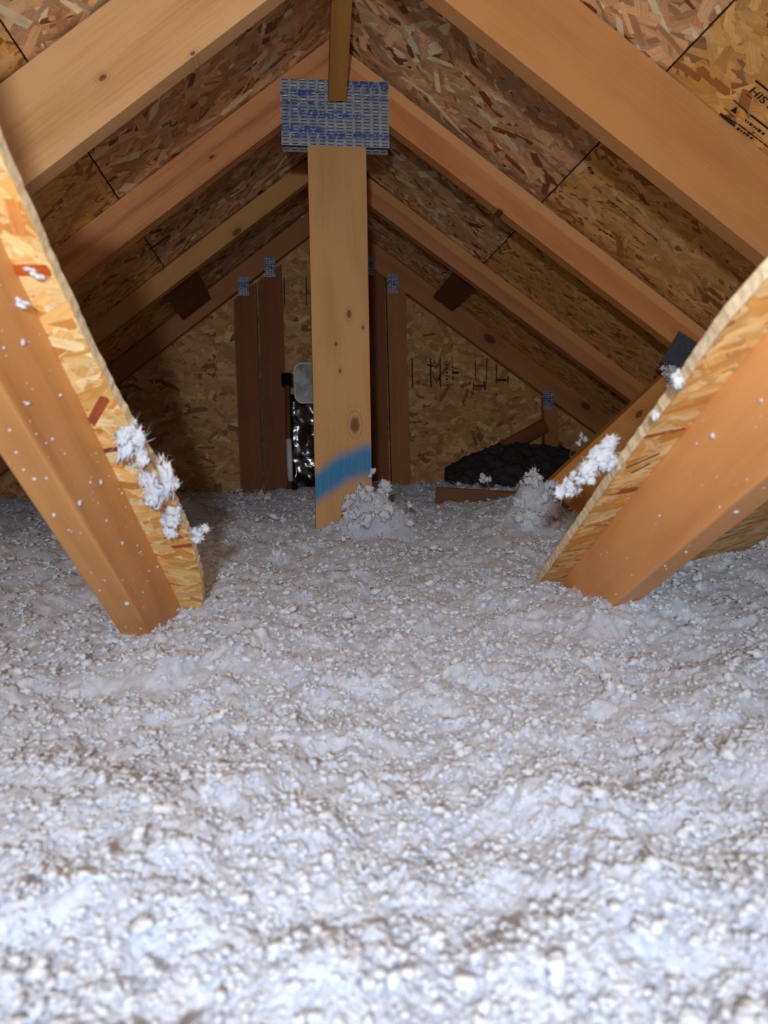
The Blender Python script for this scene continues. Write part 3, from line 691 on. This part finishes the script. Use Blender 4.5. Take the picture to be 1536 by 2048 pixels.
# ================================================================== objects at the gable
M_BLK = None
def film_mat():
    t = NT('black_plastic_film'); t.b.inputs['Base Color'].default_value = (.004, .005, .006, 1); t.b.inputs['Roughness'].default_value = .16
    tc = t.N('ShaderNodeTexCoord'); n = t.noise(tc.outputs['Object'], 16, 2, .5, 1.2); t.bump(n, .16, .012); return t.m
M_FILM = film_mat(); M_BLK = simple('black_plastic', (.004, .004, .004), .85, spec=.1); M_WHT = simple('white_plastic', (.75, .75, .74), .45)
def box_between(name, tl, br, Y0, Y1, mat, parent=None, wob=0, nx=1, nz=1):
    a, c = at(*tl, Y0), at(*br, Y0); x0, x1, z0, z1 = a.x, c.x, c.z, a.z
    bm = bmesh.new(); bmesh.ops.create_cube(bm, size=1)
    if nx > 1: bmesh.ops.subdivide_edges(bm, edges=list(bm.edges), cuts=nx, use_grid_fill=True)
    for v in bm.verts:
        v.co = Vector(((v.co.x)*(x1-x0), (v.co.y)*(Y1-Y0), (v.co.z)*(z1-z0)))
        if wob:
            P = np.array([[v.co.x, v.co.y, v.co.z]]); d_ = Vector((float(perlin3(P, .05, 1)[0]), float(perlin3(P, .035, 5)[0]), float(perlin3(P, .04, 9)[0])))
            v.co += d_*wob
    return bm_obj(name, bm, mat, Matrix.Translation(((x0+x1)/2, (Y0+Y1)/2, (z0+z1)/2)), parent, bool(wob))
o = box_between('film_bundle', (578, 790), (700, 1015), 2.90, 2.985, M_FILM, None, .016, 14)
tag(o, 'glossy wrinkled black plastic film bundle against the gable behind the central post', 'plastic film')
# rounded lid with a raised rim
def rrect(w_, h_, r, k=6):
    out = []
    for cx, cy, a0 in ((w_/2-r, h_/2-r, 0), (-w_/2+r, h_/2-r, 90), (-w_/2+r, -h_/2+r, 180), (w_/2-r, -h_/2+r, 270)):
        for i in range(k+1):
            a_ = math.radians(a0+90*i/k); out.append((cx+r*math.cos(a_), cy+r*math.sin(a_)))
    return out
a = at(586, 726, 2.893); c = at(668, 806, 2.893); w_, h_ = c.x-a.x, a.z-c.z
ctr = Vector(((a.x+c.x)/2, 2.893, (a.z+c.z)/2))
lid = empty('plastic_lid', ctr, 'pale grey rounded lid with white rim hung above the black film bundle', 'lid')
Ml = frame(ctr, (1, 0, 0), (0, 0, 1))
def lidmat():
    t = NT('lid_smoky'); tc = t.N('ShaderNodeTexCoord'); n = t.noise(tc.outputs['Object'], 24, 3, .5, .6)
    t.L(t.mix(t.mapr(n, .35, .65), (.05, .05, .052), (.32, .31, .31)), t.b.inputs['Base Color']); t.b.inputs['Roughness'].default_value = .3; return t.m
prism('lid_panel', rrect(w_*.94, h_*.94, .028), .004, Ml, lidmat(), lid, .001)
bm = bmesh.new(); ou, inn = rrect(w_, h_, .032), rrect(w_-.012, h_-.012, .027); n_ = len(ou); rings = []
for pts, z in ((ou, -.004), (ou, .008), (inn, .008), (inn, -.002)): rings.append([bm.verts.new((x, y, z)) for x, y in pts])
for q in range(4):
    A_, B_ = rings[q], rings[(q+1) % 4]
    for i in range(n_): bm.faces.new((A_[i], A_[(i+1) % n_], B_[(i+1) % n_], B_[i]))
bm_obj('lid_rim', bm, M_WHT, Ml, lid, True)
# rod with black clip and white sleeve
def tube(name, A, B, r, mat, parent=None, seg=14):
    A, B = Vector(A), Vector(B); X = (B-A); L = X.length; M = frame(A, X, Vector((0, 1, 0)))
    bm = bmesh.new(); ra, rb = [], []
    for i in range(seg):
        t_ = 2*math.pi*i/seg; ra.append(bm.verts.new((0, r*math.cos(t_), r*math.sin(t_)))); rb.append(bm.verts.new((L, r*math.cos(t_), r*math.sin(t_))))
    bm.faces.new(ra); bm.faces.new(rb[::-1])
    for i in range(seg): bm.faces.new((ra[i], ra[(i+1) % seg], rb[(i+1) % seg], rb[i]))
    bmesh.ops.bevel(bm, geom=[e for e in bm.edges if len(e.link_faces) == 2 and e.calc_face_angle(0) > 1.2], offset=r*.15, segments=2, affect='EDGES')
    return bm_obj(name, bm, mat, M, parent, True)
yR = 2.875
rod = empty('clipped_rod', at(577, 860, yR), 'upright brown rod with black clip and white sleeve left of black film bundle', 'rod')
tube('rod_shaft', at(574, 748, yR), at(581, 1010, yR), .0085, W_DARK, rod)
tube('white_sleeve', at(577.5, 878, yR), at(581, 962, yR), .0105, M_WHT, rod)
box_between('clip', (562, 746), (584, 770), yR-.014, yR+.016, M_BLK, rod)
# crumpled dark grey sheet in the right back corner
def dark_sheet_mat():
    t = NT('dark_grey_speckled'); tc = t.N('ShaderNodeTexCoord'); n = t.noise(tc.outputs['Object'], 120, 3); n2 = t.noise(tc.outputs['Object'], 500, 1)
    c = t.mix(t.mapr(n2, .62, .70), t.mix(n, (.03, .03, .033), (.10, .098, .108)), (.3, .3, .32)); t.L(c, t.b.inputs['Base Color'])
    t.b.inputs['Roughness'].default_value = .85; t.bump(n, .6, .006); return t.m
bm = bmesh.new(); cols_, rows_ = 70, 34; grid = []
for j in range(rows_+1):
    row = []
    for i in range(cols_+1):
        u, v = i/cols_, j/rows_
        px = 890+250*u; top = np.interp(u, [0, .12, .35, .55, 1], [938, 916, 897, 884, 900]); bot = np.interp(u, [0, .3, 1], [958, 975, 985])
        py = bot+(top-bot)*math.sin(v*math.pi*.5); y_ = 2.62+.26*v
        p = at(px, py, y_); q = np.array([[p.x, p.y, p.z]])
        p += Vector((float(perlin3(q, .09, 3)[0])*.008, float(perlin3(q, .04, 4)[0])*.03, float(perlin3(q, .028, 6)[0])*.018)); row.append(bm.verts.new(p))
    grid.append(row)
for j in range(rows_):
    for i in range(cols_): bm.faces.new((grid[j][i], grid[j][i+1], grid[j+1][i+1], grid[j+1][i]))
bmesh.ops.solidify(bm, geom=list(bm.faces), thickness=.004)
o = bm_obj('crumpled_sheet', bm, dark_sheet_mat(), Matrix.Identity(4), None, True)
tag(o, 'crumpled dark grey sheet heaped in the right back corner of the attic', 'fabric')
# scrap boards
def scrap(name, A, B, w_, t_, mat, label, up=(0, 0, 1)):
    A, B = Vector(A), Vector(B); X = B-A; M = frame(A, X, up); o = prism(name, [(0, 0), (X.length, 0), (X.length, w_), (0, w_)], t_, M, mat, None, .0015)
    return tag(o, label, 'lumber')
scrap('scrap_board', at(872, 1010, 2.3), at(1068, 1022, 2.22), .055, .038, W_DARK, 'brown scrap board lying on edge in front of the dark grey sheet')
scrap('scrap_board', at(1062, 1004, 2.02), at(1152, 1016, 1.98), .040, .03, W_WEB, 'short yellow board end behind the right insulation mound')
scrap('scrap_board', at(1000, 912, 2.90), at(1092, 862, 2.93), .05, .03, STUD, 'dark reddish board leaning against the short right gable stud')

# ================================================================== stamps printed on the boards
def ink_quads(name, lst, parent, M0):
    """lst: groups of four world points, laid on a board face"""
    bm = bmesh.new(); inv = M0.inverted()
    for q in lst: bm.faces.new([bm.verts.new(inv @ p) for p in q])
    return bm_obj(name, bm, M_INK, M0, parent)
PR = Vector((XR, 0, HR))+NR*.0022
def rline(ax, ay, bx, by, w_, P=PR, N=NR):
    a_, b_ = hit(ax, ay, P, N), hit(bx, by, P, N); dd = (b_-a_).normalized().cross(N).normalized()*w_/2
    return [a_-dd, b_-dd, b_+dd, a_+dd]
def dashed(ax, ay, bx, by, w_, P=PR, N=NR, seed=0, duty=.8, step=9):
    rg = random.Random(seed); L = math.hypot(bx-ax, by-ay); t_ = 0; out = []
    while t_ < L:
        d_ = rg.uniform(.5, 1.5)*step*duty; e = min(L, t_+d_)
        out.append(rline(ax+(bx-ax)*t_/L, ay+(by-ay)*t_/L, ax+(bx-ax)*e/L, ay+(by-ay)*e/L, w_*rg.uniform(.7, 1.1), P, N)); t_ = e+rg.uniform(.2, .6)*step*(1-duty)*3
    return out
q = [rline(1511, 161, 1560, 200, .004)]
q += dashed(1492, 188, 1512, 204, .0015, seed=2)+[rline(1467, 200, 1496, 226, .0026), rline(1501, 230, 1560, 276, .0045), rline(1440, 227, 1474, 248, .0034), rline(1448, 216, 1470, 236, .0018)]
q += dashed(1490, 240, 1530, 270, .0065, seed=4, duty=.7, step=7)+dashed(1476, 248, 1560, 312, .003, seed=5, duty=.95, step=20)
q += [rline(1440, 227, 1470, 252, .0045)]+dashed(1474, 256, 1508, 280, .0055, seed=6, duty=.75, step=7)
ink_quads('stamp_lines', q, roofR, MR)
# warning triangle
tri = [hit(x, y, PR, NR) for x, y in ((1460, 221), (1474, 213), (1472, 228))]
bm = bmesh.new(); inv = MR.inverted(); bm.faces.new([bm.verts.new(inv @ p) for p in tri]); bm_obj('stamp_triangle', bm, M_INK, MR, roofR)
def text(body, px, py, px2, py2, size, P, N, parent, M0, mat=M_INK, shear=0):
    a_, b_ = hit(px, py, P, N), hit(px2, py2, P, N); X = (b_-a_).normalized(); Y = N.cross(X).normalized()
    cu = bpy.data.curves.new('t', 'FONT'); cu.body = body; cu.size = size; cu.offset = size*.012
    tmp = bpy.data.objects.new('t', cu); COL.objects.link(tmp); bpy.context.view_layer.update()
    me = bpy.data.meshes.new_from_object(tmp.evaluated_get(bpy.context.evaluated_depsgraph_get())); bpy.data.objects.remove(tmp)
    me.materials.clear(); me.materials.append(mat)
    return link('stamp_text', me, frame(a_, X, Y), parent)
text('HIS SIDE', 1496, 182, 1528, 210, .022, PR, NR, roofR, MR)
text('Y', 1460, 186, 1470, 192, .012, PR, NR, roofR, MR)
text('S', 1178, 346, 1200, 352, .030, PR, NR, roofR, MR)
q = dashed(1255, 372, 1300, 412, .0028, seed=8)+dashed(1236, 386, 1284, 428, .0022, seed=9)+dashed(1232, 411, 1312, 480, .0032, seed=10, duty=.9)+dashed(1202, 415, 1262, 462, .0016, seed=11, duty=.6)
q += dashed(1197, 458, 1228, 476, .005, seed=12)+[rline(1265, 472, 1290, 492, .003), rline(1316, 422, 1336, 444, .002), rline(1215, 400, 1228, 408, .0025)]
ink_quads('stamp_lines', q, roofR, MR)
PG = Vector((0, YB-.0026, 0)); NG = Vector((0, -1, 0))
def g(ax, ay, bx, by, w_): return rline(ax, ay, bx, by, w_, PG, NG)
q = [g(824, 716, 825, 775, .005), g(861, 716, 862, 775, .006), g(880, 715, 881, 775, .005), g(853, 729, 870, 733, .005)]
q += [g(868+3*k, 720+((k*37) % 11), 868+3*k, 728+((k*53) % 14), .0035) for k in range(5)]+[g(866+2.5*k, 748+((k*31) % 9), 867+2.5*k, 756+((k*47) % 14), .003) for k in range(6)]
q += dashed(893, 722, 894, 772, .009, PG, NG, 3, .6, 6)+dashed(905, 716, 906, 772, .004, PG, NG, 4, .7, 8)+[g(904, 745, 918, 746, .010), g(904, 736, 916, 737, .004)]
q += [g(951, 719, 951, 760, .004), g(974, 716, 973, 762, .004), g(947, 764, 947, 780, .005), g(969, 763, 970, 780, .006), g(947, 771, 970, 772, .005), g(959, 731, 974, 731, .003)]
q += [g(993, 728, 993, 767, .004), g(1016, 752, 1016, 768, .005), g(993, 760, 1014, 760, .009)]
q += [g(568, 554, 569, 613, .004), g(612.5, 554, 612.5, 612, .004)]
ink_quads('gable_stamp', q, wall, MG)

print('tris approx', sum(len(o.data.loop_triangles) or len(o.data.polygons) for o in bpy.data.objects if o.type == 'MESH'))
